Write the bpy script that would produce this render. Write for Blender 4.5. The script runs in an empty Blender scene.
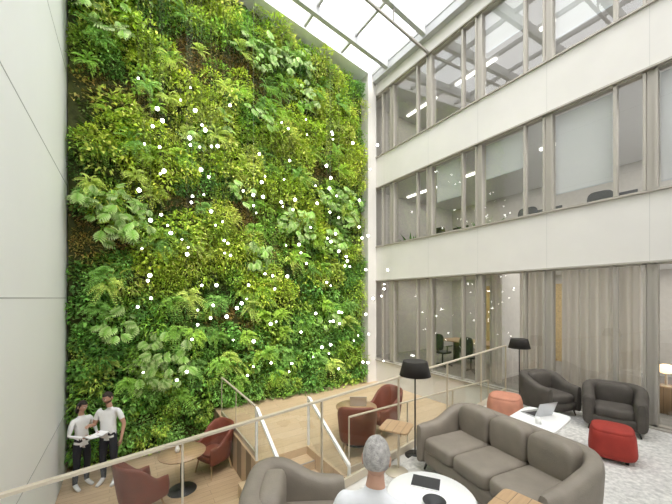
import bpy, bmesh, math, random
import numpy as np
from mathutils import Vector, Matrix
random.seed(3)
rng = np.random.default_rng(11)
sc = bpy.context.scene
try:
    sc.view_settings.view_transform = 'Standard'
except Exception:
    pass

W = 8.43      # facade plane x
D = 8.98      # green wall plane y
YB = -4.0     # rear wall
PZ = 1.5      # seating platform level
TZ = 0.75     # back terrace level
def zr(x): return 11.63 + 0.137*(W-x)
def edge(x): return 2.42 + 0.165*x   # platform edge

# ------------------------------------------------------------ materials
def mat(name, col, rough=0.6, metal=0.0, var=0.0, scale=8.0, bump=0.0, bscale=60.0, emis=None, estr=0.0, spec=None):
    m = bpy.data.materials.new(name); m.use_nodes = True
    nt = m.node_tree; b = nt.nodes['Principled BSDF']
    b.inputs['Base Color'].default_value = (*col, 1)
    b.inputs['Roughness'].default_value = rough
    b.inputs['Metallic'].default_value = metal
    if spec is not None: b.inputs['Specular IOR Level'].default_value = spec
    tc = nt.nodes.new('ShaderNodeTexCoord')
    if var > 0:
        n = nt.nodes.new('ShaderNodeTexNoise'); n.inputs['Scale'].default_value = scale; n.inputs['Detail'].default_value = 5
        nt.links.new(tc.outputs['Object'], n.inputs['Vector'])
        r = nt.nodes.new('ShaderNodeValToRGB')
        r.color_ramp.elements[0].position = 0.3; r.color_ramp.elements[1].position = 0.7
        r.color_ramp.elements[0].color = (*[c*(1-var) for c in col], 1)
        r.color_ramp.elements[1].color = (*[min(1, c*(1+var)) for c in col], 1)
        nt.links.new(n.outputs['Fac'], r.inputs['Fac']); nt.links.new(r.outputs['Color'], b.inputs['Base Color'])
    if bump > 0:
        n2 = nt.nodes.new('ShaderNodeTexNoise'); n2.inputs['Scale'].default_value = bscale
        nt.links.new(tc.outputs['Object'], n2.inputs['Vector'])
        bp = nt.nodes.new('ShaderNodeBump'); bp.inputs['Strength'].default_value = bump; bp.inputs['Distance'].default_value = 0.02
        nt.links.new(n2.outputs['Fac'], bp.inputs['Height']); nt.links.new(bp.outputs['Normal'], b.inputs['Normal'])
    if emis:
        b.inputs['Emission Color'].default_value = (*emis, 1); b.inputs['Emission Strength'].default_value = estr
    return m

def glass(name, tint, base, graze):
    # thin two-sided pane: reflectance = base + graze * facing^4
    m = bpy.data.materials.new(name); m.use_nodes = True
    nt = m.node_tree; nt.nodes.clear()
    o = nt.nodes.new('ShaderNodeOutputMaterial'); mx = nt.nodes.new('ShaderNodeMixShader')
    t = nt.nodes.new('ShaderNodeBsdfTransparent'); g = nt.nodes.new('ShaderNodeBsdfGlossy'); f = nt.nodes.new('ShaderNodeLayerWeight')
    f.inputs['Blend'].default_value = 0.5
    t.inputs['Color'].default_value = (*tint, 1); g.inputs['Roughness'].default_value = 0.0
    p = nt.nodes.new('ShaderNodeMath'); p.operation = 'POWER'; p.inputs[1].default_value = 4.0
    ma = nt.nodes.new('ShaderNodeMath'); ma.operation = 'MULTIPLY_ADD'; ma.use_clamp = True
    ma.inputs[1].default_value = graze; ma.inputs[2].default_value = base
    nt.links.new(f.outputs['Facing'], p.inputs[0]); nt.links.new(p.outputs[0], ma.inputs[0]); nt.links.new(ma.outputs[0], mx.inputs['Fac'])
    nt.links.new(t.outputs[0], mx.inputs[1]); nt.links.new(g.outputs[0], mx.inputs[2]); nt.links.new(mx.outputs[0], o.inputs['Surface'])
    return m

def wood(name, c1, c2, plank=0.14, length=1.6, rot=0.0, rough=0.45):
    m = bpy.data.materials.new(name); m.use_nodes = True
    nt = m.node_tree; b = nt.nodes['Principled BSDF']; b.inputs['Roughness'].default_value = rough
    tc = nt.nodes.new('ShaderNodeTexCoord'); mp = nt.nodes.new('ShaderNodeMapping'); mp.inputs['Rotation'].default_value = (0,0,rot)
    nt.links.new(tc.outputs['Object'], mp.inputs['Vector'])
    br = nt.nodes.new('ShaderNodeTexBrick'); br.inputs['Scale'].default_value = 1.0
    br.inputs['Brick Width'].default_value = length; br.inputs['Row Height'].default_value = plank
    br.inputs['Mortar Size'].default_value = 0.003
    br.inputs['Color1'].default_value = (*c1,1); br.inputs['Color2'].default_value = (*c2,1); br.inputs['Mortar'].default_value = (*[c*0.4 for c in c1],1)
    nt.links.new(mp.outputs[0], br.inputs['Vector'])
    mp2 = nt.nodes.new('ShaderNodeMapping'); mp2.inputs['Scale'].default_value = (2,25,2); nt.links.new(mp.outputs[0], mp2.inputs['Vector'])
    n = nt.nodes.new('ShaderNodeTexNoise'); n.inputs['Scale'].default_value = 2.0; n.inputs['Detail'].default_value = 6
    nt.links.new(mp2.outputs[0], n.inputs['Vector'])
    mx = nt.nodes.new('ShaderNodeMix'); mx.data_type = 'RGBA'; mx.blend_type = 'MULTIPLY'; mx.inputs[0].default_value = 0.4
    nt.links.new(br.outputs['Color'], mx.inputs[6]); nt.links.new(n.outputs['Fac'], mx.inputs[7]); nt.links.new(mx.outputs[2], b.inputs['Base Color'])
    return m

M = {}
M['white'] = mat('wall_white', (0.84,0.845,0.845), 0.7, var=0.01, scale=1.0)
M['joint'] = mat('joint_gray', (0.42,0.42,0.42), 0.8)
M['jointf'] = mat('joint_facade', (0.52,0.51,0.49), 0.8)
M['conc'] = mat('facade_plaster', (0.68,0.655,0.625), 0.85, var=0.03, scale=1.5)
M['frame'] = mat('bronze_frame', (0.40,0.37,0.325), 0.45, metal=0.15)
M['steel'] = mat('gray_white_steel', (0.42,0.425,0.43), 0.5)
M['steel2'] = mat('taupe_steel', (0.28,0.26,0.24), 0.5)
M['glass'] = glass('window_glass', (0.86,0.875,0.87), 0.12, 0.60)
M['rglass'] = glass('roof_glass', (0.98,0.99,1.0), 0.02, 0.1)
M['bglass'] = glass('balustrade_glass', (0.93,0.95,0.94), 0.06, 0.25)
M['woodfl'] = wood('oak_floor', (0.70,0.50,0.32), (0.60,0.42,0.26))
M['woodst'] = wood('oak_steps', (0.70,0.52,0.34), (0.64,0.46,0.29), plank=0.3, length=3)
M['woodtop'] = wood('oak_tabletop', (0.55,0.36,0.20), (0.50,0.33,0.18), plank=0.1, length=2, rough=0.35)
M['champ'] = mat('champagne_metal', (0.60,0.53,0.42), 0.4, metal=0.3)
M['sofa'] = mat('sofa_leather', (0.215,0.185,0.150), 0.6, var=0.10, scale=6, bump=0.15, bscale=90)
M['chair'] = mat('armchair_fabric', (0.074,0.064,0.054), 0.75, var=0.15, scale=8, bump=0.2, bscale=150)
M['red'] = mat('red_fabric', (0.30,0.025,0.015), 0.75, var=0.12, bump=0.2, bscale=150)
M['terra'] = mat('terracotta_fabric', (0.46,0.20,0.13), 0.75, var=0.1, bump=0.2, bscale=150)
M['orange'] = mat('rust_leather', (0.17,0.045,0.025), 0.5, var=0.12)
M['black'] = mat('black_metal', (0.018,0.017,0.016), 0.45)
M['shade'] = mat('black_shade', (0.02,0.017,0.015), 0.7)
M['tw'] = mat('table_white', (0.85,0.85,0.84), 0.3)
M['paper'] = mat('paper_white', (0.88,0.88,0.88), 0.8)
M['screen'] = mat('laptop_screen', (0.35,0.45,0.6), 0.3, emis=(0.6,0.75,1), estr=0.6)
M['alu'] = mat('aluminium', (0.55,0.56,0.58), 0.3, metal=0.8)
M['dark'] = mat('dark_plastic', (0.03,0.03,0.032), 0.5)
M['curtain'] = mat('beige_curtain', (0.66,0.61,0.54), 0.9)
M['blind'] = mat('roller_blind', (0.66,0.65,0.64), 0.9)
M['iwall'] = mat('interior_beige', (0.56,0.53,0.49), 0.9, var=0.05)
M['iwall2'] = mat('interior_ochre', (0.50,0.36,0.16), 0.8, var=0.35, scale=20)
M['iceil'] = mat('interior_ceiling', (0.66,0.65,0.64), 0.9)
M['ifloor'] = mat('interior_carpet', (0.26,0.245,0.22), 0.95, var=0.1)
M['fillbar'] = mat('fill_bar_glow', (1,1,1), 0.5, emis=(1,0.95,0.86), estr=3.0)  # glow of the added interior ceiling bars
M['globe'] = mat('warm_globe', (1,0.8,0.5), 0.5, emis=(1,0.7,0.35), estr=3.0)
M['star'] = mat('light_drop', (1,1,1), 0.5, emis=(1,0.99,0.94), estr=12.0)
M['pot'] = mat('pot_gray', (0.35,0.34,0.33), 0.7)
M['soil'] = mat('substrate_dark', (0.07,0.08,0.02), 0.95, var=0.5, scale=4, bump=0.5, bscale=12)
M['wire'] = mat('nylon_wire', (0.35,0.38,0.28), 0.5)
M['rug'] = mat('rug_woven', (0.66,0.64,0.61), 0.95, var=0.24, scale=22, bump=0.8, bscale=90)
M['plat'] = mat('platform_floor', (0.66,0.64,0.60), 0.5, var=0.05, scale=5)
M['pleaf']=mat('plant_leaf',(0.12,0.28,0.05),0.5,var=0.3)
def leafmat(name, rough=0.5):
    m = bpy.data.materials.new(name); m.use_nodes = True
    nt = m.node_tree; b = nt.nodes['Principled BSDF']; b.inputs['Roughness'].default_value = rough
    b.inputs['Specular IOR Level'].default_value = 0.35
    a = nt.nodes.new('ShaderNodeAttribute'); a.attribute_name = 'Col'
    o = nt.nodes['Material Output']
    tr = nt.nodes.new('ShaderNodeBsdfTranslucent'); mx = nt.nodes.new('ShaderNodeMixShader'); mx.inputs[0].default_value = 0.28
    nt.links.new(a.outputs['Color'], b.inputs['Base Color']); nt.links.new(a.outputs['Color'], tr.inputs['Color'])
    nt.links.new(b.outputs[0], mx.inputs[1]); nt.links.new(tr.outputs[0], mx.inputs[2]); nt.links.new(mx.outputs[0], o.inputs['Surface'])
    return m
M['leaf'] = leafmat('foliage_leaf')

# ------------------------------------------------------------ mesh builder
class B:
    def __init__(s, mats):
        s.v=[]; s.f=[]; s.m=[]; s.s=[]; s.M=Matrix.Identity(4); s.mats=mats
    def mi(s, k):
        if k not in s.mats: s.mats.append(k)
        return s.mats.index(k)
    def add(s, vs, fs, k, smooth=False):
        o=len(s.v)
        for p in vs: s.v.append(tuple(s.M @ Vector(p)))
        i=s.mi(k)
        for f in fs:
            s.f.append(tuple(o+a for a in f)); s.m.append(i); s.s.append(smooth)
    def box(s,x0,x1,y0,y1,z0,z1,k):
        vs=[(x,y,z) for z in (z0,z1) for y in (y0,y1) for x in (x0,x1)]
        s.add(vs,[(0,2,3,1),(4,5,7,6),(0,1,5,4),(2,6,7,3),(0,4,6,2),(1,3,7,5)],k)
    def prism(s,pts,z0,z1,k):
        n=len(pts)
        vs=[(x,y,z0) for x,y in pts]+[(x,y,z1) for x,y in pts]
        fs=[tuple(range(n-1,-1,-1)),tuple(range(n,2*n))]+[(i,(i+1)%n,n+(i+1)%n,n+i) for i in range(n)]
        s.add(vs,fs,k)
    def cyl(s,p0,p1,r0,r1,k,n=12,smooth=True):
        p0=Vector(p0); p1=Vector(p1); d=(p1-p0).normalized()
        a=d.orthogonal().normalized(); b=d.cross(a)
        vs=[]
        for p,r in ((p0,r0),(p1,r1)):
            for i in range(n):
                t=2*math.pi*i/n; vs.append(p+a*math.cos(t)*r+b*math.sin(t)*r)
        s.add(vs,[(i,(i+1)%n,n+(i+1)%n,n+i) for i in range(n)],k,smooth)
        s.add(vs[:n],[tuple(range(n-1,-1,-1))],k); s.add(vs[n:],[tuple(range(n))],k)
    def bar(s,p0,p1,w,h,k):
        p0=Vector(p0); p1=Vector(p1); d=(p1-p0).normalized()
        up=Vector((0,0,1)) if abs(d.z)<0.95 else Vector((0,1,0))
        a=d.cross(up).normalized(); b=a.cross(d).normalized()
        vs=[p+a*sx*w/2+b*sy*h/2 for p in (p0,p1) for sx,sy in ((-1,-1),(1,-1),(1,1),(-1,1))]
        s.add(vs,[(3,2,1,0),(4,5,6,7),(0,1,5,4),(1,2,6,5),(2,3,7,6),(3,0,4,7)],k)
    def sq(s,c,size,k,e1=0.35,e2=0.35,nu=28,nv=16,taper=0.0):
        def pw(a,e): return math.copysign(abs(a)**e,a)
        vs=[]
        for j in range(nv+1):
            ph=-math.pi/2+math.pi*j/nv
            cz=pw(math.sin(ph),e1); cr=abs(math.cos(ph))**e1 if abs(math.cos(ph))>1e-6 else 0
            for i in range(nu):
                th=2*math.pi*(i+0.5)/nu
                f=1+taper*cz
                vs.append((c[0]+size[0]/2*cr*pw(math.cos(th),e2)*f, c[1]+size[1]/2*cr*pw(math.sin(th),e2)*f, c[2]+size[2]/2*cz))
        fs=[(j*nu+i,j*nu+(i+1)%nu,(j+1)*nu+(i+1)%nu,(j+1)*nu+i) for j in range(nv) for i in range(nu)]
        s.add(vs,fs,k,True)
    def lathe(s,prof,c,k,n=28):
        vs=[(c[0]+r*math.cos(2*math.pi*i/n),c[1]+r*math.sin(2*math.pi*i/n),c[2]+z) for r,z in prof for i in range(n)]
        m=len(prof)
        s.add(vs,[(j*n+i,j*n+(i+1)%n,(j+1)*n+(i+1)%n,(j+1)*n+i) for j in range(m-1) for i in range(n)],k,True)
    def shell(s,w,d,t,hb,ha,z0,k,rc=0.2,flare=0.05):
        # upholstered U (arm - back - arm), opening to -Y
        path=[]; X=w/2-t/2; Yb=d/2-t/2; Yf=-d/2+0.02
        for i in range(7): path.append((X,Yf+(Yb-rc-Yf)*i/6))
        for i in range(1,7):
            a=math.pi/2*i/6; path.append((X-rc+rc*math.cos(a),Yb-rc+rc*math.sin(a)))
        nb=max(6,int(w/0.15))
        for i in range(1,nb): path.append((X-rc-(2*(X-rc))*i/nb,Yb))
        half=[(-x,y) for x,y in path[:13]][::-1]
        path+=half
        n=len(path); ns=16; rings=[]
        for i,(x,y) in enumerate(path):
            a=Vector(path[max(0,i-1)]); b=Vector(path[min(n-1,i+1)]); tn=(b-a).normalized()
            nx,ny=tn.y,-tn.x
            u=(y-Yf)/(Yb-Yf); u=max(0,min(1,(u-0.25)/0.75)); u=u*u*(3-2*u)
            top=ha+(hb-ha)*u
            q=min(i,n-1-i); sh={0:0.55,1:0.93}.get(q,1.0)
            H=top-z0; zc=(top+z0)/2
            ring=[]
            for j in range(ns):
                th=2*math.pi*j/ns
                ca,sa=math.cos(th),math.sin(th)
                o=math.copysign(abs(ca)**0.6,ca)*t/2*sh; zz=math.copysign(abs(sa)**0.45,sa)*H/2*(0.9+0.1*sh)
                fl=flare*(zz/H+0.5)*u
                ring.append((x+nx*(o+fl),y+ny*(o+fl),zc+zz))
            rings.append(ring)
        vs=[p for r in rings for p in r]
        fs=[(i*ns+j,i*ns+(j+1)%ns,(i+1)*ns+(j+1)%ns,(i+1)*ns+j) for i in range(n-1) for j in range(ns)]
        s.add(vs,fs,k,True)
        for e,o in ((0,-0.035),(n-1,-0.035)):
            r=rings[e]; c=[sum(p[q] for p in r)/ns for q in range(3)]; c[1]+=o
            s.add(r+[tuple(c)],[(j,(j+1)%ns,ns) for j in range(ns)],k,True)
    def obj(s,name,loc=(0,0,0),rz=0,parent=None,bevel=0,sub=0):
        me=bpy.data.meshes.new(name); me.from_pydata(s.v,[],s.f)
        for k in s.mats: me.materials.append(M[k])
        me.polygons.foreach_set('material_index',s.m); me.polygons.foreach_set('use_smooth',s.s)
        bm=bmesh.new(); bm.from_mesh(me); bmesh.ops.recalc_face_normals(bm,faces=bm.faces); bm.to_mesh(me); bm.free()
        o=bpy.data.objects.new(name,me); sc.collection.objects.link(o)
        o.location=loc; o.rotation_euler=(0,0,rz)
        if parent: o.parent=parent
        if bevel:
            b=o.modifiers.new('bev','BEVEL'); b.width=bevel; b.segments=2; b.limit_method='ANGLE'
        return o
def nb(): return B([])

# ------------------------------------------------------------ room shell
b=nb(); b.box(-0.3,W+0.3,YB-0.3,D+0.3,-0.3,0,'woodfl'); b.obj('floor')
b=nb(); b.box(-0.3,0,YB-0.3,D+0.3,0,13.4,'white')
for z in (1.28,3.70,6.12,8.54,10.96): b.box(-0.01,0.003,YB,D,z-0.008,z+0.008,'joint')
for y in (-2.2,0.6,): b.box(-0.01,0.003,y-0.006,y+0.006,0,13,'joint')
b.obj('wall_left')
b=nb(); b.box(0,W+0.3,D,D+0.3,0,13.4,'conc'); b.obj('wall_back')
b=nb(); b.box(0,W,YB-0.3,YB,0,13.2,'white'); b.obj('wall_rear')
piers=[D+0.0,7.62,6.065,4.51,2.955,1.40,-0.155,-1.71,-3.265,YB]
heads=[4.33,7.62,10.91]; sills=[1.5,5.49,8.66]
b=nb()
for z0,z1 in ((0,1.5),(4.33,5.49),(7.62,8.66),(10.91,11.75)):
    b.box(W,W+0.32,YB,D,z0,z1,'conc')
b.box(W,W+0.32,D-0.16,D,0,11.75,'conc')
for y in piers[1:-1]:
    b.box(W+0.06,W+0.30,y-0.05,y+0.05,1.5,10.91,'frame')
    for z0,z1 in ((4.33,5.49),(7.62,8.66)):
        b.box(W-0.002,W+0.01,y-0.003,y+0.003,z0,z1,'jointf')
b.obj('wall_right')
b=nb(); b.box(W-0.38,W-0.005,D-0.62,D-0.005,0.0,11.6,'conc'); b.obj('trim_corner')
n=0
for lv in range(3):
    z0,z1=sills[lv],heads[lv]
    for i in range(len(piers)-1):
        ya,yb_=piers[i+1],piers[i]
        if i==0: yb_=D-0.16
        n+=1
        b=nb()
        f=0.04
        y0,y1=ya+0.052,(yb_-0.052 if i>0 else yb_-0.002)
        X0,X1=W+0.03,W+0.16
        b.box(X0,X1,y0,y1,z0+0.002,z0+f+0.02,'frame'); b.box(X0,X1,y0,y1,z1-f-0.02,z1-0.002,'frame')
        b.box(X0,X1,y0,y0+f,z0+0.002,z1-0.002,'frame'); b.box(X0,X1,y1-f,y1,z0+0.002,z1-0.002,'frame')
        ym=ya+0.46
        if y1-y0>1.0: b.box(X0,X1,ym-0.025,ym+0.025,z0+0.002,z1-0.002,'frame')
        b.box(W-0.03,W+0.03,y0-0.052,y1+0.052,z1+0.0-0.035,z1-0.002,'frame')
        b.box(W-0.05,W+0.03,y0-0.052,y1+0.052,z0+0.002,z0+0.03,'frame')
        xg=W+0.10
        b.add([(xg,y0+f,z0+f),(xg,y1-f,z0+f),(xg,y1-f,z1-f),(xg,y0+f,z1-f)],[(0,1,2,3)],'glass')
        b.obj('window_%d'%n)
IX=W+5.2
b=nb()
for i,(zf,zt) in enumerate(((1.2,1.5),(4.5,4.85),(7.75,8.1),(11.0,11.3))):
    b.box(W+0.33,IX,YB,D,zf,zt-0.02,'iceil')
    if i<3: b.box(W+0.33,IX,YB,D,zt-0.019,zt,'ifloor')
b.obj('floor_interior')
b=nb(); b.box(IX,IX+0.1,YB,D,1.2,11.3,'iwall'); b.box(IX-0.03,IX-0.002,4.4,7.6,1.5,4.2,'iwall2')
b.obj('wall_interior')
b=nb(); b.box(W+0.33,IX,D,D+0.1,1.2,11.3,'iwall'); b.obj('wall_interior_end')
for zc_,en in ((4.5,230),(7.75,170),(11.0,190)):
    for yy in (-2.2,0.6,3.2,5.8,8.0):
        b=nb(); b.box(W+1.9,W+1.98,yy-0.7,yy+0.7,zc_-0.06,zc_-0.003,'fillbar')
        b.obj('ceiling_fill_bar')  # glowing bars put in so the rooms don't go dark
    al=bpy.data.lights.new('room_fill','AREA'); al.shape='RECTANGLE'; al.size=3.6; al.size_y=12.0; al.energy=en; al.color=(1,0.96,0.90)  # area fill added below each ceiling to brighten the rooms
    ao=bpy.data.objects.new('room_fill_area',al); sc.collection.objects.link(ao); ao.location=(W+2.9,2.5,zc_-0.08)
b=nb(); b.box(W+0.6,W+3.4,4.46,4.54,1.5,4.40,'iwall'); b.obj('wall_partition')
b=nb(); b.box(W+1.3,W+2.9,4.55,4.60,2.35,3.3,'dark'); b.obj('wall_television')
def curtain(y0,y1,x,z0,z1,name='curtain',k='curtain',amp=0.05,wl=0.16):
    b=nb(); N=int((y1-y0)/0.02); vs=[];fs=[]
    for i in range(N+1):
        y=y0+(y1-y0)*i/N; xx=x+amp*math.sin(2*math.pi*y/wl)+0.02*math.sin(9*y)
        vs+= [(xx,y,z0),(xx,y,z1)]
    fs=[(2*i,2*i+2,2*i+3,2*i+1) for i in range(N)]
    b.add(vs,fs,k,True)
    b.bar((x,y0,z1+0.02),(x,y1,z1+0.02),0.03,0.03,'alu')
    return b.obj(name)
nt=M['curtain'].node_tree; tr=nt.nodes.new('ShaderNodeBsdfTranslucent'); tr.inputs['Color'].default_value=(0.68,0.63,0.56,1); mx=nt.nodes.new('ShaderNodeMixShader'); mx.inputs[0].default_value=0.45
nt.links.new(nt.nodes['Principled BSDF'].outputs[0],mx.inputs[1]); nt.links.new(tr.outputs[0],mx.inputs[2]); nt.links.new(mx.outputs[0],nt.nodes['Material Output'].inputs['Surface'])
curtain(1.62,2.85,W+0.5,1.52,4.3)
curtain(-0.9,1.2,W+0.5,1.52,4.3)
curtain(3.0,3.75,W+0.5,1.52,4.3)
curtain(4.15,4.42,W+0.5,1.52,4.3)
for y0,y1,zb,zt in ((1.92,2.86,5.9,7.52),(0.36,1.3,5.7,7.52),(4.98,5.9,6.5,7.52),(3.45,4.4,6.7,7.52),(1.92,2.86,9.2,10.85),(3.45,4.4,9.9,10.85),(-1.2,-0.25,5.8,7.52)):
    b=nb(); b.box(W+0.19,W+0.195,y0,y1,zb,zt,'blind'); b.cyl((W+0.22,y0,zt+0.0),(W+0.22,y1,zt),0.025,0.025,'alu'); b.box(W+0.185,W+0.2,y0,y1,zb-0.02,zb,'alu')
    b.obj('roller_blind')

# ------------------------------------------------------------ roof
b=nb()
x0=-0.3;x1=W+0.3
b.add([(x0,YB-0.3,zr(x0)),(x1,YB-0.3,zr(x1)),(x1,D+0.3,zr(x1)),(x0,D+0.3,zr(x0))],[(0,1,2,3)],'rglass')
b.obj('ceiling')
b=nb()
for y in piers[1:-1]+[YB+0.1]:
    b.bar((0.0,y,zr(0)-0.17),(W,y,zr(W)-0.17),0.13,0.30,'steel')
b.bar((0.0,D-0.35,zr(0)-0.10),(W-0.4,D-0.35,zr(W-0.4)-0.10),0.62,0.16,'white')
for i in range(7):
    x=0.1+i*1.36
    b.bar((x,YB,zr(x)-0.06),(x,D,zr(x)-0.06),0.08,0.12,'steel')
b.bar((W-0.1,YB,zr(W)-0.2),(W-0.1,D-0.65,zr(W)-0.2),0.18,0.30,'steel')
for y in (6.065,2.955,-0.155):
    b.bar((0.0,y,zr(0)-0.72),(W,y,zr(W)-0.72),0.06,0.06,'steel2')
    for i in range(1,6):
        xa=W*i/6
        b.bar((xa,y,zr(xa)-0.72),(xa,y,zr(xa)-0.2),0.04,0.04,'steel2')
b.obj('roof_steel_structure')

# ------------------------------------------------------------ levels
b=nb(); b.prism([(0.002,YB),(W-0.002,YB),(W-0.002,edge(W)),(0.002,edge(0))],0.002,PZ,'plat'); b.obj('floor_platform')
SX0,SX1=3.0,4.05; SY0,SY1=4.15,5.45
b=nb()
b.prism([(SX0,SY1),(SX1,SY1),(SX1,SY0),(W-0.002,SY0),(W-0.002,D-0.002),(SX0,D-0.002)],0.002,TZ,'woodst')
b.obj('floor_terrace')
b=nb()
nr=5
for i in range(nr-1):
    ya=SY0+(SY1-SY0)*i/(nr-1)
    b.box(SX0-0.0,SX1-0.003,ya,SY1-0.003,TZ*i/nr+0.003,TZ*(i+1)/nr,'woodst')
    b.box(SX0,SX1-0.003,ya-0.004,ya+0.03,TZ*(i+1)/nr,TZ*(i+1)/nr+0.004,'steel2')
b.obj('stairs')
b=nb()
for i in range(2):
    b.box(2.35+i*0.32,SX0-0.01,4.4,5.4,0.003+0.0,0.25+0.25*i,'woodst')
b.obj('timber_bench')
for x in (SX0+0.03,SX1+0.05):
    b=nb()
    pA=(x,SY0-0.05,0.95); pB=(x,SY1,TZ+0.95)
    b.bar(pA,pB,0.05,0.05,'tw')
    b.bar((x,SY0-0.05,0.0),pA,0.04,0.04,'tw'); b.bar((x,SY1+0.03,TZ),(x,SY1+0.03,TZ+0.97),0.04,0.04,'tw')
    b.add([(x,SY0,0.2),(x,SY1,TZ+0.15),(x,SY1,TZ+0.92),(x,SY0,0.95)],[(0,1,2,3)],'bglass')
    b.obj('stair_handrail')
def balustrade(name,p0,p1,z,h,step):
    b=nb(); p0=Vector(p0);p1=Vector(p1); L=(p1-p0).length; d=(p1-p0)/L; k=max(1,round(L/step))
    b.bar((*p0,z+h),(*p1,z+h),0.04,0.02,'champ')
    b.bar((*p0,z+0.06),(*p1,z+0.06),0.03,0.10,'champ')
    for i in range(k+1):
        q=p0+d*(L*i/k); b.bar((*q,z),(*q,z+h),0.012,0.03,'champ')
    b.add([(*p0,z+0.08),(*p1,z+0.08),(*p1,z+h-0.01),(*p0,z+h-0.01)],[(0,1,2,3)],'bglass')
    return b.obj(name)
balustrade('glass_balustrade',(0.05,edge(0.05)-0.03),(W-0.06,edge(W)-0.03),PZ,1.1,1.4)
balustrade('glass_balustrade',(SX1+0.12,SY0+0.05),(W-0.06,SY0+0.05),TZ,0.95,1.4)
balustrade('glass_balustrade',(SX0+0.05,SY1+0.15),(SX0+0.05,D-0.9),TZ,0.95,1.3)
b=nb(); b.prism([(2.98,-1.2),(W-0.1,-1.2),(W-0.1,edge(W)-0.25),(2.98,edge(2.98)-0.15)],PZ+0.001,PZ+0.02,'rug'); b.obj('area_rug')
RZ=PZ+0.021

# ------------------------------------------------------------ furniture
def yaw(dx,dy): # local -Y -> (dx,dy)
    return math.atan2(dx,-dy)
def legs(b,w,d,z,k='black',r=0.018):
    for sx in (-1,1):
        for sy in (-1,1):
            b.cyl((sx*(w/2-0.1),sy*(d/2-0.1),0),(sx*(w/2-0.13),sy*(d/2-0.13),z),r*0.7,r,k,8)
def armchair(loc,rz,k='chair',s=1.0,name='lounge_armchair'):
    b=nb(); b.M=Matrix.Scale(s,4)
    w,d=0.92,0.84
    legs(b,w,d,0.14)
    b.sq((0,0,0.21),(w-0.06,d-0.06,0.2),k,0.3,0.4)
    b.shell(w,d,0.20,0.82,0.62,0.10,k,0.22,0.06)
    b.sq((0,-0.06,0.37),(w-0.34,d-0.16,0.20),k,0.45,0.35)
    b.sq((0,0.23,0.60),(w-0.36,0.22,0.42),k,0.55,0.5)
    return b.obj(name,loc,rz)
def sofa(loc,rz):
    b=nb(); w,d=1.72,0.90
    legs(b,w,d,0.13)
    b.sq((0,0,0.20),(w-0.08,d-0.06,0.18),'sofa',0.25,0.25,48)
    b.shell(w,d,0.17,0.76,0.58,0.10,'sofa',0.22,0.05)
    for i in range(3):
        x=(-1+i)*0.462
        b.sq((x,-0.08,0.36),(0.465,d-0.18,0.21),'sofa',0.45,0.25)
        b.sq((x,0.24,0.60),(0.455,0.23,0.42),'sofa',0.55,0.35)
    return b.obj('long_sofa',loc,rz)
def ottoman(loc,k,s=0.56,h=0.43,name='round_ottoman'):
    b=nb(); 
    for i in range(4):
        a=math.pi/4+i*math.pi/2; b.cyl((0.2*math.cos(a),0.2*math.sin(a),0),(0.2*math.cos(a),0.2*math.sin(a),0.05),0.02,0.02,'black',8)
    b.sq((0,0,(h+0.03)/2),(s,s,h-0.03),k,0.4,0.6,36,18,-0.06)
    b.sq((0,0,h-0.04),(s*0.9,s*0.9,0.1),k,0.6,0.6,36)
    return b.obj(name,loc,0.3)
def side_table(loc,h=0.55,r=0.2,name='side_table',rz=0.3):
    b=nb()
    b.sq((0,0,h-0.0125),(2*r,2*r,0.025),'woodtop',0.15,0.25,40)
    b.cyl((r*0.5,0,0.012),(r*0.5,0,h-0.02),0.014,0.014,'champ')
    b.lathe([(0,0),(r*0.8,0),(r*0.8,0.012),(0,0.014)],(0,0,0),'champ')
    return b.obj(name,loc,rz)
def floor_lamp(loc):
    b=nb()
    b.lathe([(0,0),(0.14,0),(0.14,0.015),(0.02,0.025),(0,0.025)],(0,0,0),'black')
    b.cyl((0,0,0.02),(0,0,1.32),0.011,0.011,'black')
    b.lathe([(0.165,1.32),(0.215,1.12),(0.21,1.12),(0.16,1.315)],(0,0,0),'shade',36)
    b.lathe([(0,1.315),(0.164,1.318)],(0,0,0),'shade',36)
    b.sq((0,0,1.2),(0.08,0.08,0.11),'globe',1,1,12,8)
    return b.obj('floor_lamp',loc)

armchair((7.78,2.68,RZ),yaw(-0.35,-0.93),'chair',0.90)
armchair((7.85,1.72,RZ),yaw(-0.95,-0.25),'chair',0.88)
armchair((2.22,2.20,PZ),yaw(0.86,-0.5),'sofa',0.95)
sofa((4.44,1.84,RZ),yaw(-0.985,0.17))
ottoman((6.60,1.42,RZ),'red',0.50,0.43)
ottoman((6.80,2.98,RZ),'terra',0.56,0.42)
side_table((3.88,2.80,RZ),0.58,0.18,rz=0.5)
side_table((3.50,1.13,RZ),0.62,0.20,rz=0.1)
floor_lamp((4.42,2.98,PZ)); floor_lamp((8.10,3.35,PZ))
b=nb()
b.lathe([(0,0.33),(0.38,0.33),(0.395,0.345),(0.395,0.36),(0.385,0.37),(0,0.37)],(0,0,0),'tw',48)
b.lathe([(0,0),(0.2,0),(0.19,0.015),(0.035,0.03),(0.03,0.33)],(0,0,0),'tw')
b.obj('round_coffee_table',(3.40,1.88,RZ))
b=nb(); b.lathe([(0,0.005),(0.05,0.005),(0.1,0.05),(0.095,0.05),(0.045,0.012),(0,0.012)],(0,0,0),'dark'); b.obj('serving_bowl',(3.30,1.76,RZ+0.368))
b=nb(); b.box(-0.1,0.1,-0.14,0.14,0,0.012,'paper'); b.box(-0.09,0.09,-0.13,0.13,0.012,0.02,'dark'); b.obj('magazine',(3.50,2.02,RZ+0.371),0.6)
b=nb(); b.sq((0,0,0.40),(0.92,0.62,0.04),'tw',0.15,0.3,40)
b.sq((0,0,0.19),(0.34,0.26,0.38),'tw',0.2,0.3,30)
b.sq((0,0,0.015),(0.6,0.42,0.03),'tw',0.3,0.3,30)
b.obj('low_coffee_table',(6.10,2.12,RZ),0.1)
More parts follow.
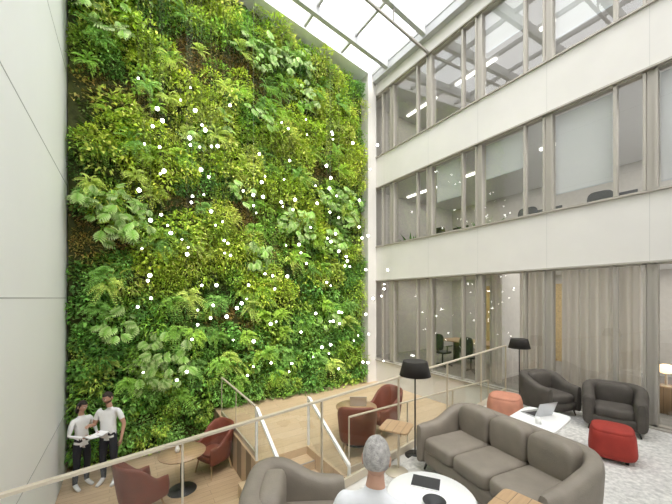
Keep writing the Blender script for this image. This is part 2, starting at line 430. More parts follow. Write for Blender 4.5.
def laptop(loc,rz):
    b=nb(); b.box(-0.17,0.17,-0.12,0.12,0,0.014,'alu'); b.box(-0.15,0.15,-0.05,0.10,0.014,0.016,'dark')
    b.bar((0,0.12,0.01),(0,0.20,0.22),0.34,0.008,'alu')
    b.add([(-0.16,0.122,0.022),(0.16,0.122,0.022),(0.16,0.193,0.212),(-0.16,0.193,0.212)],[(0,1,2,3)],'screen')
    return b.obj('laptop',loc,rz)
laptop((6.25,2.22,RZ+0.421),yaw(0.3,1))
b=nb(); b.lathe([(0,0),(0.035,0),(0.04,0.09),(0.036,0.09),(0.031,0.006),(0,0.006)],(0,0,0),'tw'); b.obj('coffee_mug',(5.85,2.02,RZ+0.421))

def tub_chair(loc,rz):
    b=nb()
    for sx in (-1,1):
        for sy in (-1,1):
            b.cyl((sx*0.27,sy*0.26,0),(sx*0.2,sy*0.2,0.34),0.012,0.018,'woodtop',8)
    b.shell(0.66,0.62,0.08,1.0,0.64,0.28,'orange',0.24,0.10)
    b.sq((0,-0.02,0.36),(0.56,0.54,0.14),'orange',0.4,0.5)
    b.sq((0,-0.03,0.44),(0.48,0.46,0.09),'orange',0.5,0.5)
    return b.obj('tub_chair',loc,rz)
def round_table(loc,r=0.42,h=0.73):
    b=nb()
    b.lathe([(0,h-0.03),(r-0.02,h-0.03),(r,h-0.015),(r,h),(0,h)],(0,0,0),'woodtop',40)
    b.lathe([(0,0),(0.26,0),(0.25,0.015),(0.04,0.03),(0.03,h-0.03)],(0,0,0),'black')
    return b.obj('round_table',loc)
round_table((1.96,6.62,0)); tub_chair((2.62,6.98,0),yaw(-0.9,-0.4)); tub_chair((1.28,6.25,0),yaw(0.8,0.4))
round_table((4.98,5.05,TZ)); tub_chair((5.68,5.0,TZ),yaw(-1,0.1)); tub_chair((4.70,4.66,TZ),yaw(0.6,0.8))
b=nb(); b.lathe([(0,0),(0.03,0),(0.05,0.06),(0.02,0.13),(0.025,0.16),(0.02,0.16),(0.015,0.13),(0.0,0.13)],(0,0,0),'tw'); b.obj('bud_vase',(1.88,6.65,0.731))
laptop((5.08,5.12,TZ+0.731),2.5)

# ------------------------------------------------------------ interior furniture
def office_chair(loc,rz):
    b=nb()
    for i in range(5):
        a=2*math.pi*i/5; b.bar((0,0,0.08),(0.28*math.cos(a),0.28*math.sin(a),0.05),0.03,0.03,'dark'); b.sq((0.28*math.cos(a),0.28*math.sin(a),0.03),(0.05,0.05,0.06),'dark',1,1,8,6)
    b.cyl((0,0,0.08),(0,0,0.42),0.025,0.025,'dark'); b.sq((0,0,0.46),(0.48,0.46,0.09),'dark',0.5,0.5)
    b.sq((0,0.24,0.8),(0.44,0.07,0.52),'dark',0.5,0.5); b.bar((0,0.2,0.45),(0,0.25,0.7),0.05,0.02,'dark')
    for sx in (-1,1): b.bar((sx*0.25,0.1,0.46),(sx*0.26,0.1,0.68),0.03,0.03,'dark'); b.bar((sx*0.26,-0.12,0.68),(sx*0.26,0.14,0.68),0.05,0.03,'dark')
    return b.obj('office_chair',loc,rz)
def desk(loc,L=1.3,rz=0):
    b=nb(); b.box(-0.38,0.38,-L/2,L/2,0.72,0.75,'tw')
    for sx in (-0.33,0.33):
        for sy in (-L/2+0.06,L/2-0.06): b.bar((sx,sy,0),(sx,sy,0.72),0.04,0.04,'steel')
    b.box(0.06,0.08,-0.28,0.28,0.85,1.2,'dark'); b.bar((0.09,0,0.75),(0.09,0,0.95),0.05,0.02,'dark'); b.box(0.0,0.18,-0.1,0.1,0.75,0.76,'dark')
    return b.obj('office_desk',loc,rz)
for z,ys in ((4.85,(0.6,2.2,3.6,6.2)),(8.1,(-0.1,2.4,3.8,5.4))):
    for y in ys:
        desk((W+1.7,y,z)); office_chair((W+1.0,y+0.1,z),yaw(1,0.1))
def potted(loc,h=1.1,seed=1,name='potted_plant'):
    r=random.Random(seed); b=nb()
    b.lathe([(0,0),(0.14,0),(0.19,0.36),(0.17,0.36),(0.16,0.32),(0,0.32)],(0,0,0),'pot')
    for i in range(60):
        a=r.uniform(0,6.28); el=r.uniform(0.75,1.5); L=h*r.uniform(0.5,1.0)
        dx,dy=math.cos(a),math.sin(a); pts=[]
        for j in range(5):
            t=j/4; rr=L*math.cos(el)*t*(1+0.2*t); zz=0.34+L*math.sin(el)*t-0.2*L*t*t
            pts.append(Vector((dx*rr,dy*rr,zz)))
        s=Vector((-dy,dx,0)); vs=[]
        for j,p in enumerate(pts):
            w=[0.008,0.03,0.04,0.028,0.002][j]; vs+=[p-s*w,p+s*w]
        b.add(vs,[(2*j,2*j+1,2*j+3,2*j+2) for j in range(4)],'pleaf',True)
    return b.obj(name,loc)
potted((W+0.95,4.95,4.85),1.15,1); potted((W+1.0,7.6,4.85),1.1,2); potted((W+1.05,7.0,8.1),0.95,3); potted((W+1.05,1.15,8.1),0.9,5)
armchair((W+1.5,2.45,PZ),yaw(-1,0),'chair',0.9); armchair((W+1.5,0.6,PZ),yaw(-1,0.2),'chair',0.9)
for y in (5.4,6.4): office_chair((W+1.1,y,PZ),yaw(1,0))
b=nb(); b.box(-0.5,0.5,-1.2,1.2,0.71,0.74,'woodtop'); b.box(-0.15,0.15,-0.85,-0.8,0,0.71,'black'); b.box(-0.15,0.15,0.8,0.85,0,0.71,'black'); b.obj('meeting_table',(W+2.3,5.9,PZ))
b=nb(); b.lathe([(0,0),(0.2,0),(0.2,0.5),(0,0.5)],(0,0,0),'woodtop'); b.lathe([(0.07,0.5),(0.02,0.53),(0.015,0.75)],(0,0,0),'champ'); b.sq((0,0,0.83),(0.26,0.26,0.18),'globe',0.9,1); b.obj('table_lamp',(W+1.3,1.42,PZ))

# ------------------------------------------------------------ hanging light drops
b=nb(); r=random.Random(21)
for i in range(150):
    x=r.uniform(1.2,7.9); y=r.uniform(7.0,7.95); z=r.uniform(1.5,8.6)
    rr=r.choice((0.020,0.028,0.038))
    b.sq((x,y,z),(2*rr,2*rr,2*rr),'star',1,1,8,6)
    b.bar((x,y,z+rr),(x,y,zr(x)-0.02),0.0006,0.0006,'wire')
b.obj('hanging_light_drops')

# ------------------------------------------------------------ living green wall
GY=D-0.25
def inb(x,z,cx,cz,rx,rz): return ((x-cx)/rx)**2+((z-cz)/rz)**2
bright=[(1.55,7.2,1.0,0.9),(2.7,8.8,0.9,0.8),(2.9,5.2,1.1,0.8),(6.7,9.6,1.0,1.6),(5.0,8.3,0.8,0.8),(1.6,9.6,0.8,0.5),(4.9,6.9,0.9,0.6),(1.8,4.5,0.8,0.6),(7.4,8.3,0.6,0.9),(3.4,7.4,0.8,0.5),(2.4,11.4,1.2,0.6),(6.0,6.1,0.6,0.5),(4.3,4.1,0.8,0.4),(6.4,4.4,0.7,0.4)]
dark=[(0.3,7.9,0.5,0.6),(0.25,4.9,0.45,0.8),(3.8,6.1,0.5,0.5),(3.0,4.0,0.8,0.3),(5.9,7.4,0.5,0.4),(1.9,5.9,0.9,0.3),(0.7,6.5,0.7,0.3),(5.6,9.6,0.4,0.5),(7.2,6.0,0.5,0.5),(2.0,3.2,0.7,0.22),(4.4,7.7,0.5,0.25),(4.6,3.4,0.6,0.2),(2.1,8.1,0.5,0.22),(5.3,4.6,0.4,0.25),(3.3,9.3,0.4,0.3)]
brown=[(2.3,9.9,0.8,0.45),(3.6,10.2,0.8,0.5),(0.4,8.5,0.5,0.4),(3.8,5.9,0.5,0.5),(1.3,8.3,0.6,0.3),(4.6,9.6,0.6,0.4),(2.2,6.2,0.6,0.25),(5.2,5.2,0.6,0.25),(0.3,5.2,0.4,0.5),(6.2,7.7,0.7,0.3),(3.5,3.1,0.5,0.25),(6.3,8.2,0.3,0.4),(1.0,4.9,0.3,0.3)]
PAL={'bright':np.array([(0.54,0.70,0.06),(0.66,0.80,0.11),(0.42,0.64,0.06),(0.76,0.84,0.20)]),
     'mid':np.array([(0.32,0.56,0.07),(0.44,0.68,0.11),(0.25,0.48,0.07),(0.52,0.66,0.11)]),
     'dark':np.array([(0.09,0.20,0.04),(0.14,0.28,0.05),(0.24,0.33,0.07)]),
     'brown':np.array([(0.52,0.36,0.09),(0.38,0.23,0.09),(0.56,0.50,0.12),(0.30,0.22,0.08)]),
     'deep':np.array([(0.24,0.50,0.10),(0.34,0.60,0.14),(0.17,0.40,0.08)])}
clumps=[]
gx=np.arange(0.12,W-0.35,0.33); gz=np.arange(0.25,12.6,0.33)
for i,x in enumerate(gx):
    for j,z in enumerate(gz):
        xx=x+rng.uniform(-0.18,0.18); zz=z+rng.uniform(-0.18,0.18)+(0.16 if i%2 else 0)
        if zz>zr(xx)-0.45 or xx<0.06 or xx>W-0.55: continue
        wob=rng.normal(0,0.18)
        sp=None
        if min(inb(xx,zz,*q) for q in brown)<1+wob: sp='brown'
        elif min(inb(xx,zz,*q) for q in dark)<1+wob: sp='dark'
        elif min(inb(xx,zz,*q) for q in bright)<1+wob: sp='bright'
        elif zz<3.9: sp='deep' if rng.random()<0.6 else 'mid'
        else: sp=rng.choice(['mid','deep','bright'],p=[0.5,0.28,0.22])
        clumps.append((xx,zz,sp))
P=[];Dv=[];Ls=[];Ws=[];Cs=[]
for (cx,cz,sp) in clumps:
    if sp in('brown','dark'):
        r_=rng.uniform(0.22,0.32); pr=rng.uniform(0.04,0.13); N=150; L0=0.060; w0=0.034
    elif sp=='bright':
        r_=rng.uniform(0.24,0.46); pr=rng.uniform(0.25,0.68); N=290; L0=0.085; w0=0.036
    else:
        r_=rng.uniform(0.20,0.42); pr=rng.uniform(0.12,0.55); N=240; L0=0.085; w0=0.038
    q=rng.random()
    if q<0.18: L0*=1.8; w0*=0.72; N=int(N*0.8)
    elif q<0.40: L0*=0.7; w0*=0.95; N=int(N*1.25)
    elif q<0.58: L0*=1.45; w0*=1.8; N=int(N*0.45)
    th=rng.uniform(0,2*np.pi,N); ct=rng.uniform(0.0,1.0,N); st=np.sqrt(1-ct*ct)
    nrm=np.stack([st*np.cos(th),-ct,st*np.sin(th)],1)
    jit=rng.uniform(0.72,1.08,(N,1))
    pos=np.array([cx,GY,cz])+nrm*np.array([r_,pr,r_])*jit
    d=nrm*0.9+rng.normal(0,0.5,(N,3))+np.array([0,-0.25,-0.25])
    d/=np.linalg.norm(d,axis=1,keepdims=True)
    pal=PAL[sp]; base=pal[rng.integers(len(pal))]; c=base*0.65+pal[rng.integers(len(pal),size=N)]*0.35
    depth_shade=np.clip((jit-0.72)/0.36,0,1)
    c=c*rng.uniform(0.6,1.4,(N,1))*(0.5+0.75*depth_shade)*(rng.uniform(0.75,1.25))  # shade inside the clump painted in: inner leaves darker, outer ones lighter
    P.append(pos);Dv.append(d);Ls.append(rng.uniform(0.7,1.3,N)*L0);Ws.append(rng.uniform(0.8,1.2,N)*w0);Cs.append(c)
# arching fern plants: leaflets along curved fronds
for k in range(150):
    cx=rng.uniform(0.3,W-0.9); cz=rng.uniform(1.2,zr(cx)-0.9)
    col=np.array([(0.50,0.74,0.10),(0.36,0.62,0.10),(0.66,0.80,0.18),(0.30,0.54,0.12)][rng.integers(4)])*rng.uniform(0.8,1.15)
    o=np.array([cx,GY-rng.uniform(0.15,0.4),cz]); Lf=rng.uniform(0.30,0.52)
    for fr in range(13):
        a=rng.uniform(0,2*np.pi); out=np.array([math.cos(a)*0.8,-rng.uniform(0.5,0.9),math.sin(a)*0.7+0.25]); out/=np.linalg.norm(out)
        t=np.linspace(0.12,1,13)[:,None]
        pts=o+out*Lf*t+np.array([0,0,-1.0])*Lf*0.55*t**2
        tan=out*Lf+np.array([0,0,-1.0])*Lf*1.1*t; tan/=np.linalg.norm(tan,axis=1,keepdims=True)
        sd=np.cross(tan,np.array([0,-0.8,0.6])); sd/=np.linalg.norm(sd,axis=1,keepdims=True)+1e-9
        for sg in (-1,1):
            dd=sd*sg+tan*0.45; dd/=np.linalg.norm(dd,axis=1,keepdims=True)
            P.append(pts);Dv.append(dd);Ls.append((0.095*(1.08-t[:,0])+0.012));Ws.append(np.full(13,0.024));Cs.append(np.tile(col,(13,1))*rng.uniform(0.8,1.2,(13,1)))
P=np.concatenate(P);Dv=np.concatenate(Dv);Ls=np.concatenate(Ls)[:,None];Ws=np.concatenate(Ws)[:,None];Cs=np.clip(np.concatenate(Cs),0,0.92)
keep=(P[:,0]>0.06)&(P[:,0]<W-0.46)&(P[:,2]>0.05)&(P[:,2]<zr(P[:,0])-0.34)
keep&=~((P[:,0]>SX0-0.05)&(P[:,2]<TZ+0.05))
P,Dv,Ls,Ws,Cs=P[keep],Dv[keep],Ls[keep],Ws[keep],Cs[keep]
up=np.array([0,-0.35,1.0])+rng.normal(0,0.35,P.shape)
side=np.cross(Dv,up); side/=np.linalg.norm(side,axis=1,keepdims=True)
nn=np.cross(side,Dv)
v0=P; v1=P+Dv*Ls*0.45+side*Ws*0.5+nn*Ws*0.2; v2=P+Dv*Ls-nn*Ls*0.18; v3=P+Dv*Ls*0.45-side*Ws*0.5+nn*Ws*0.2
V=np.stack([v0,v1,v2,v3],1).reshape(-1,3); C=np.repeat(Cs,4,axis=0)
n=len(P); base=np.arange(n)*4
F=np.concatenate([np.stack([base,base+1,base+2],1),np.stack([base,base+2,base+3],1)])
mv=[];mf=[];mc=[]
clus=[(0.7,5.75,0.65,0.42,44),(1.15,5.5,0.4,0.4,20),(0.75,5.2,0.35,0.3,12),(0.75,9.9,0.6,0.5,36),(1.85,2.3,0.55,0.7,52),(1.5,2.0,0.3,0.4,18),(4.4,10.6,0.9,0.45,54),(5.4,10.9,0.6,0.3,24),(5.3,5.9,0.65,0.5,44),(7.1,6.7,0.5,0.65,44),(4.1,4.9,0.45,0.4,22),(0.95,3.2,0.4,0.35,16),(6.6,5.6,0.45,0.4,20),(4.2,8.8,0.5,0.35,14),(3.2,8.2,0.35,0.3,8),(5.6,9.9,0.55,0.4,22),(1.2,10.8,0.6,0.4,20),(6.2,3.0,0.5,0.3,10),(3.5,6.5,0.4,0.3,8),(2.4,7.6,0.3,0.3,6),(6.3,7.0,0.4,0.3,12)]
def monstera(o,axis,nrm,S,col):
    s=axis.cross(nrm).normalized(); nrm=s.cross(axis).normalized()
    def pt(u,w,h=0): return o+axis*(u*S)+s*(w*S)+nrm*(h*S)
    K=6
    for sg in (-1,1):
        for i in range(K):
            u0=i/K; u1=(i+0.66)/K
            wd=0.52*math.sin(math.pi*(0.14+0.78*(i+0.5)/K))**0.8
            dr=0.20+0.10*i/K
            q=[pt(u0,0),pt(u1+0.03,0),pt(u1+dr*0.8,sg*wd*0.95,-0.14),pt((u0+u1)/2+dr,sg*wd*1.05,-0.2),pt(u0+dr*0.6,sg*wd*0.85,-0.1)]
            q=[p-nrm*0.12*S*((p-o).dot(axis)/S)**2 for p in q]
            b0=len(mv); mv.extend([tuple(p) for p in q]); mf.append((b0,b0+1,b0+2)); mf.append((b0,b0+2,b0+4)); mf.append((b0+2,b0+3,b0+4))
            pale=np.array((0.82,0.90,0.48)); 
            mc.extend([col*0.8,col*0.8,col*0.35+pale*0.65,pale,col*0.6+pale*0.35])
for cx,cz,rx,rz_,N in clus:
    for i in range(N):
        a=rng.uniform(0,6.28); q=math.sqrt(rng.uniform(0,1))
        x=cx+rx*q*math.cos(a); z=cz+rz_*q*math.sin(a)
        x=min(max(x,0.25),W-0.75)
        o=Vector((x,GY-rng.uniform(0.25,0.68),z))
        ax=Vector((rng.normal(0,0.6),-0.45,-0.6+rng.normal(0,0.4))).normalized()
        nr=Vector((rng.normal(0,0.25),-1.0,0.75)).normalized()
        monstera(o,ax,nr,rng.uniform(0.12,0.25),np.array((0.22,0.46,0.06))*rng.uniform(0.5,1.7))
V=np.concatenate([V,np.array(mv)]); C=np.concatenate([C,np.clip(np.array(mc),0,0.95)]); F=np.concatenate([F,np.array(mf)+4*n])
xs=np.linspace(0.02,W-0.4,60); bv=[];bf=[]
nz=80
for ix,x in enumerate(xs):
    for iz in range(nz):
        z=0.02+(zr(x)-0.36)*iz/(nz-1)
        bv.append((x,GY+0.05-0.12*rng.random(),z))
for ix in range(59):
    for iz in range(nz-1):
        a=ix*nz+iz; bf.append((a,a+nz,a+nz+1)); bf.append((a,a+nz+1,a+1))
nf=len(F); o0=len(V)
V=np.concatenate([V,np.array(bv)]); C=np.concatenate([C,np.tile(np.array([[0.03,0.04,0.012]]),(len(bv),1))]); F=np.concatenate([F,np.array(bf)+o0])
me=bpy.data.meshes.new('living_green_wall')
me.vertices.add(len(V)); me.vertices.foreach_set('co',V.astype(np.float32).ravel())
me.loops.add(len(F)*3); me.loops.foreach_set('vertex_index',F.astype(np.int32).ravel())
me.polygons.add(len(F)); me.polygons.foreach_set('loop_start',np.arange(len(F),dtype=np.int32)*3)
me.update(calc_edges=True)
at=me.attributes.new('Col','FLOAT_COLOR','POINT'); at.data.foreach_set('color',np.concatenate([C,np.ones((len(C),1))],1).astype(np.float32).ravel())
me.materials.append(M['leaf']); me.materials.append(M['soil'])
mi=np.zeros(len(F),dtype=np.int32); mi[nf:]=1; me.polygons.foreach_set('material_index',mi)
g=bpy.data.objects.new('living_green_wall',me); sc.collection.objects.link(g)
print('leaves',n)

# ------------------------------------------------------------ people
M['skin']=mat('skin',(0.52,0.30,0.21),0.55); M['lip']=mat('lips',(0.36,0.13,0.11),0.5); M['eyew']=mat('eye_white',(0.8,0.8,0.8),0.3); M['eyed']=mat('eye_iris',(0.04,0.03,0.02),0.3)
M['hairb']=mat('hair_dark',(0.025,0.016,0.012),0.6,var=0.3,scale=30,bump=0.6,bscale=120); M['hairg']=mat('hair_gray',(0.42,0.40,0.38),0.7,var=0.30,scale=40,bump=0.8,bscale=140)
M['shirtw']=mat('shirt_white',(0.80,0.80,0.80),0.85,var=0.04,bump=0.2,bscale=18); M['trou']=mat('trousers_navy',(0.02,0.022,0.03),0.85,bump=0.2,bscale=20); M['shoe']=mat('shoe_white',(0.7,0.7,0.7),0.5)
M['bluesh']=mat('shirt_pale_blue',(0.74,0.75,0.78),0.85,bump=0.3,bscale=14)
M['beard']=mat('stubble',(0.15,0.09,0.065),0.8)

def add_hand(J,S,tag,wr,d,nrm,side,curl,sc_=1.0):
    wr=Vector(wr); d=Vector(d).normalized(); side=(Vector(side)-d*Vector(side).dot(d)).normalized(); nrm=Vector(nrm); nrm=(nrm-d*nrm.dot(d)-side*nrm.dot(side)).normalized()
    J[tag+'palm']=(wr+d*0.055*sc_,0.027*sc_)
    S.append((tag+'wrist',tag+'palm','skin'))
    Ln=[0.072,0.080,0.075,0.058]
    for i in range(4):
        off=side*(0.027-0.018*i)*sc_
        p=wr+d*0.05*sc_+off*0.8; J[tag+'f%d0'%i]=(p,0.009*sc_)
        q=wr+d*0.085*sc_+off; J[tag+'f%d1'%i]=(q,0.0088*sc_)
        S.append((tag+'f%d0'%i,tag+'f%d1'%i,'skin'))
        a=0
        for j,fr in enumerate((0.45,0.32,0.23)):
            a+=curl*(0.7+0.2*j); q=q+(d*math.cos(a)+nrm*math.sin(a))*Ln[i]*fr*sc_
            J[tag+'f%d%d'%(i,j+2)]=(q,(0.0082-0.0007*j)*sc_); S.append((tag+'f%d%d'%(i,j+1),tag+'f%d%d'%(i,j+2),'skin'))
    p=wr+d*0.025*sc_+side*0.012; J[tag+'t0']=(p,0.011*sc_)
    q=p+(side*0.8+d*0.6+nrm*0.2).normalized()*0.035*sc_; J[tag+'t1']=(q,0.0105*sc_)
    q2=q+(side*0.25+d*0.9+nrm*0.4).normalized()*0.030*sc_; J[tag+'t2']=(q2,0.0095*sc_)
    q3=q2+(d*0.9+nrm*0.5).normalized()*0.024*sc_; J[tag+'t3']=(q3,0.008*sc_)
    for j in range(3): S.append((tag+'t%d'%j,tag+'t%d'%(j+1),'skin'))

def skin_body(name,J,S,parent,torso=('pelvis','spine','chest','neckb')):
    names=list(J); idx={k:i for i,k in enumerate(names)}
    me=bpy.data.meshes.new(name+'_rig'); me.from_pydata([tuple(J[k][0]) for k in names],[(idx[a],idx[b]) for a,b,_ in S],[]); 
    ob=bpy.data.objects.new(name+'_rig',me); sc.collection.objects.link(ob)
    mod=ob.modifiers.new('s','SKIN'); mod.use_smooth_shade=True; mod.branch_smoothing=0.6
    sv=me.skin_vertices[0].data
    adj={i:[] for i in range(len(names))}
    for a,b,_ in S: adj[idx[a]].append(idx[b]); adj[idx[b]].append(idx[a])
    seen=set()
    for k in names:
        i=idx[k]; r=J[k][1]; sv[i].radius=(r,r); sv[i].use_root=False
    for i in range(len(names)):
        if i not in seen:
            sv[i].use_root=True; st=[i]
            while st:
                q=st.pop()
                if q in seen: continue
                seen.add(q); st+=adj[q]
    ss=ob.modifiers.new('u','SUBSURF'); ss.levels=2; ss.render_levels=2
    dg=bpy.context.evaluated_depsgraph_get(); dg.update()
    m2=bpy.data.meshes.new_from_object(ob.evaluated_get(dg)); bpy.data.objects.remove(ob)
    A=np.array([tuple(J[a][0]) for a,b,_ in S]);Bb=np.array([tuple(J[b][0]) for a,b,_ in S]); ra=np.array([J[a][1] for a,b,_ in S]); rb=np.array([J[b][1] for a,b,_ in S])
    AB=Bb-A; LL=(AB**2).sum(1)+1e-9
    def near(p):
        t=np.clip(((p-A)*AB).sum(1)/LL,0,1); dd=np.linalg.norm(A+AB*t[:,None]-p,axis=1)-(ra+(rb-ra)*t); return int(dd.argmin())
    tors=[i for i,(a,b,_) in enumerate(S) if a in torso and b in torso]
    keys=[];
    for _,_,k in S:
        if k not in keys: keys.append(k)
    m2.materials.clear()
    for k in keys: m2.materials.append(M[k])
    for p in m2.polygons:
        p.material_index=keys.index(S[near(np.array(p.center))][2]); p.use_smooth=True
    cs=[Vector(J[k][0]) for k in ('pelvis','spine','chest')]
    for v in m2.vertices:
        i=near(np.array(v.co))
        if i in tors or 'hip' in S[i][1] and 'pelvis' in S[i][0]:
            t=min(1,max(0,(v.co.z-cs[0].z)/(cs[2].z-cs[0].z+1e-6))); yc=cs[0].y+(cs[2].y-cs[0].y)*t
            v.co.y=yc+(v.co.y-yc)*0.74
    o=bpy.data.objects.new(name,m2); sc.collection.objects.link(o); o.parent=parent
    return o

def head(parent,c,yw,pit,hair,style='short',beard=False,s=1.0):
    b=nb(); b.M=Matrix.Translation(c)@Matrix.Rotation(yw,4,'Z')@Matrix.Rotation(pit,4,'X')@Matrix.Scale(s,4)
    nu,nv=40,28
    def P_(x,y,z,e=0.0):
        X=x;Y=y;Z=z
        if z<0: X*=1-0.30*(-z)**1.4; 
        if y<0: Y*=0.96
        if z<-0.2 and y>0: Y*=1-0.45*(-z-0.2)
        nose=math.exp(-((x/0.13)**2+((z+0.12)/0.20)**2)) if y<0 else 0
        tipn=math.exp(-((x/0.16)**2+((z+0.25)/0.10)**2)) if y<0 else 0
        eye=sum(math.exp(-(((x-q)/0.16)**2+((z-0.06)/0.11)**2)) for q in (-0.38,0.38)) if y<0 else 0
        chin=math.exp(-((x/0.3)**2+((z+0.9)/0.18)**2)) if y<0.2 else 0
        Y-=0.10*nose+0.12*tipn-0.07*eye+0.16*chin
        return (X*0.077*(1+e),Y*0.097*(1+e),Z*0.118*(1+e))
    vs=[];fs=[];hs=[]
    for j in range(nv+1):
        ph=-math.pi/2+math.pi*j/nv
        for i in range(nu):
            th=2*math.pi*i/nu; vs.append((math.cos(ph)*math.cos(th),math.cos(ph)*math.sin(th),math.sin(ph)))
    fs=[(j*nu+i,j*nu+(i+1)%nu,(j+1)*nu+(i+1)%nu,(j+1)*nu+i) for j in range(nv) for i in range(nu)]
    sk=[];bd=[];lp=[];hr=[]
    for f in fs:
        x,y,z=[sum(vs[q][a] for q in f)/4 for a in range(3)]
        if y<-0.6 and abs(x)<0.26 and -0.58<z<-0.46: lp.append(f)
        elif beard and y<0.15 and z<-0.32: bd.append(f)
        else: sk.append(f)
        line=0.50 if y<-0.45 else (0.50-(y+0.45)*1.6 if y<0.1 else -0.38)
        if style=='long': line=0.52 if y<-0.45 else (0.5-(y+0.45)*3.0 if y<0.0 else -0.75)
        if z>line: hr.append(f)
    pv=[P_(*v) for v in vs]
    b.add(pv,sk,'skin',True)
    if bd: b.add(pv,bd,'beard',True)
    b.add(pv,lp,'lip',True)
    hv=[P_(*v,e=0.075+0.010*math.sin(9*v[0]+5*v[2]+7*v[1])) for v in vs]
    b.add(hv,hr,hair,True)
    if style=='long':
        b.sq((0,0.05,-0.07),(0.15,0.09,0.22),hair,0.8,0.7)
    for sx in (-1,1):
        b.sq((sx*0.078,0.012,-0.01),(0.018,0.036,0.062),'skin',0.8,0.8,10,8)
        b.sq((sx*0.029,-0.083,0.007),(0.026,0.016,0.014),'eyew',1,1,10,8)
        b.sq((sx*0.029,-0.090,0.007),(0.011,0.006,0.011),'eyed',1,1,8,6)
        b.bar((sx*0.015,-0.092,0.027),(sx*0.045,-0.084,0.027),0.004,0.006,hair)
    return b.obj('head',parent=parent)

def standing(name,loc,rz,H,hair,style,female,armsL,armsR,shirt,headyaw,beard=False,longsleeve=False):
    e=bpy.data.objects.new(name,None); sc.collection.objects.link(e); e.location=loc; e.rotation_euler=(0,0,rz)
    k=H/1.78; g=0.88 if female else 1.0
    J={};S=[]
    def j(n_,x,y,z,r): J[n_]=(Vector((x*k,y*k,z*k)),r*k)
    j('pelvis',0,0,0.96,0.150*(1.0 if female else 0.97)); j('spine',0,0,1.13,0.128*g); j('chest',0,0.005,1.31,0.150*g); j('neckb',0,0.02,1.46,0.068*g); j('neck',0,0.01,1.53,0.052*g); j('skull',0,0.0,1.60,0.05)
    S+= [('pelvis','spine',shirt),('spine','chest',shirt),('chest','neckb',shirt),('neckb','neck','skin'),('neck','skull','skin')]
    for t,sx,arm in (('L',1,armsL),('R',-1,armsR)):
        j(t+'sh',sx*0.175*g,0.01,1.415,0.062*g); S.append(('chest',t+'sh',shirt))
        el,wr,hd,nm,sd=arm
        shp=J[t+'sh'][0]; elp=Vector(el)*k; mid=shp.lerp(elp,0.55)
        J[t+'slv']=(mid,0.052*g*k); J[t+'elb']=(elp,0.038*g*k); J[t+'wrist']=(Vector(wr)*k,0.024*g*k)
        S+=[(t+'sh',t+'slv',shirt),(t+'slv',t+'elb',shirt if longsleeve else 'skin'),(t+'elb',t+'wrist',shirt if longsleeve else 'skin')]
        add_hand(J,S,t,J[t+'wrist'][0],hd,nm,sd,0.45,0.95*k)
        j(t+'hip',sx*0.088,0,0.88,0.092); j(t+'knee',sx*0.10,-0.012,0.50,0.062); j(t+'calf',sx*0.105,0.012,0.36,0.058); j(t+'ankle',sx*0.11,0.03,0.10,0.044)
        j(t+'ball',sx*0.125,-0.07,0.042,0.040); j(t+'toe',sx*0.13,-0.15,0.034,0.032)
        S+=[('pelvis',t+'hip','trou'),(t+'hip',t+'knee','trou'),(t+'knee',t+'calf','trou'),(t+'calf',t+'ankle','trou'),(t+'ankle',t+'ball','shoe'),(t+'ball',t+'toe','shoe')]
    o=skin_body('body',J,S,e)
    head(e,(0,-0.02*k,1.665*k),headyaw,0.32,hair,style,beard,0.98*k)
    return e
aL=((0.25,-0.02,1.14),(0.13,-0.25,1.10),(-0.35,-1,0.05),(-0.2,0.2,0.9),(0.2,-0.5,1))
aR=((-0.25,-0.02,1.14),(-0.13,-0.25,1.10),(0.35,-1,0.05),(0.2,0.2,0.9),(-0.2,-0.5,1))
aDown=((0.27,0.03,1.14),(0.27,-0.06,0.90),(0.0,-0.15,-1),(-1,0,0),(0,-1,0))
woman=standing('standing_woman',(0.34,7.80,0),math.radians(38),1.70,'hairb','long',True,aL,aR,'shirtw',0.15,longsleeve=True)
man=standing('standing_man',(0.77,7.66,0),math.radians(-30),1.84,'hairb','short',False,aDown,((-0.25,-0.02,1.14),(-0.20,-0.22,1.22),(0.3,-1,0.2),(0.2,0.2,-0.9),(1,-0.1,0)),'shirtw',-0.25,beard=True)
b=nb()
b.bar((-0.17,-0.41,1.112),(0,-0.43,1.092),0.24,0.006,'alu'); b.bar((0.17,-0.41,1.112),(0,-0.43,1.092),0.24,0.006,'alu')
b.bar((-0.16,-0.41,1.120),(-0.005,-0.43,1.101),0.22,0.004,'paper'); b.bar((0.16,-0.41,1.120),(0.005,-0.43,1.101),0.22,0.004,'paper')
f=b.obj('open_folder',(0,0.02,-0.03),0,parent=woman)

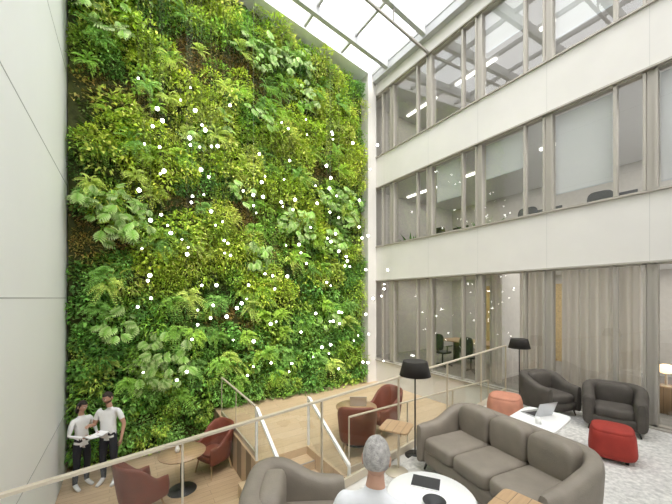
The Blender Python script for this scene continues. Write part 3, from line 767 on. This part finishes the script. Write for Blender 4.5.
# seated man (grey hair, seen from behind)
e=bpy.data.objects.new('seated_man',None); sc.collection.objects.link(e); e.location=(2.27,1.36,PZ); e.rotation_euler=(0,0,yaw(0.80,0.6))
J={};S=[]
def j(n_,x,y,z,r): J[n_]=(Vector((x,y,z-0.03 if z>0.5 else z)),r)
j('pelvis',0,0,0.60,0.15); j('spine',0,0.0,0.76,0.135); j('chest',0,-0.02,0.95,0.155); j('neckb',0,-0.02,1.10,0.07); j('neck',0,-0.035,1.165,0.054); j('skull',0,-0.04,1.24,0.05)
S+=[('pelvis','spine','bluesh'),('spine','chest','bluesh'),('chest','neckb','bluesh'),('neckb','neck','skin'),('neck','skull','skin')]
for t,sx in (('L',1),('R',-1)):
    j(t+'sh',sx*0.185,0.0,1.05,0.066); j(t+'slv',sx*0.23,-0.03,0.90,0.054); j(t+'elb',sx*0.26,-0.06,0.77,0.044); j(t+'wrist',sx*0.15,-0.32,0.68,0.027)
    S+=[('chest',t+'sh','bluesh'),(t+'sh',t+'slv','bluesh'),(t+'slv',t+'elb','bluesh'),(t+'elb',t+'wrist','bluesh')]
    add_hand(J,S,t,(sx*0.15,-0.32,0.65),(-sx*0.2,-1,-0.15),(0,0,-1),(-sx,0,0),0.25)
    j(t+'hip',sx*0.10,-0.04,0.56,0.10); j(t+'knee',sx*0.15,-0.45,0.555,0.066); j(t+'calf',sx*0.155,-0.45,0.38,0.058); j(t+'ankle',sx*0.16,-0.44,0.10,0.045); j(t+'ball',sx*0.17,-0.53,0.042,0.04); j(t+'toe',sx*0.175,-0.61,0.034,0.033)
    S+=[('pelvis',t+'hip','trou'),(t+'hip',t+'knee','trou'),(t+'knee',t+'calf','trou'),(t+'calf',t+'ankle','trou'),(t+'ankle',t+'ball','shoe'),(t+'ball',t+'toe','shoe')]
skin_body('body',J,S,e)
head(e,(0,-0.055,1.255),0.1,0.08,'hairg','short',False,1.0)
ottoman((2.27,1.36,PZ),'chair',0.50,0.44)

# ------------------------------------------------------------ world & lights
w=bpy.data.worlds.new('sky'); sc.world=w; w.use_nodes=True; nt=w.node_tree; bg=nt.nodes['Background']
tc=nt.nodes.new('ShaderNodeTexCoord'); nz_=nt.nodes.new('ShaderNodeTexNoise'); nz_.inputs['Scale'].default_value=2.5; nz_.inputs['Detail'].default_value=4
rp=nt.nodes.new('ShaderNodeValToRGB'); rp.color_ramp.elements[0].color=(0.84,0.89,0.96,1); rp.color_ramp.elements[1].color=(1,0.99,0.98,1); rp.color_ramp.elements[0].position=0.3; rp.color_ramp.elements[1].position=0.55
nt.links.new(tc.outputs['Generated'],nz_.inputs['Vector']); nt.links.new(nz_.outputs['Fac'],rp.inputs['Fac']); nt.links.new(rp.outputs['Color'],bg.inputs['Color'])
bg.inputs['Strength'].default_value=4.3
sl=bpy.data.lights.new('sun','SUN'); sl.energy=5.0; sl.angle=math.radians(25); sl.color=(1,0.955,0.87)
so=bpy.data.objects.new('sun',sl); sc.collection.objects.link(so); so.rotation_euler=Vector((0.20,0.62,-1)).to_track_quat('-Z','Y').to_euler()

# ------------------------------------------------------------ camera
cd=bpy.data.cameras.new('camera'); cam=bpy.data.objects.new('camera',cd); sc.collection.objects.link(cam)
cd.sensor_width=36; cd.lens=310/672*36; cd.shift_y=46/672; cd.clip_start=0.05
cam.location=(1.09,0,3.7); cam.rotation_euler=(math.pi/2,0,-math.atan2(0.557,0.83))
sc.camera=cam
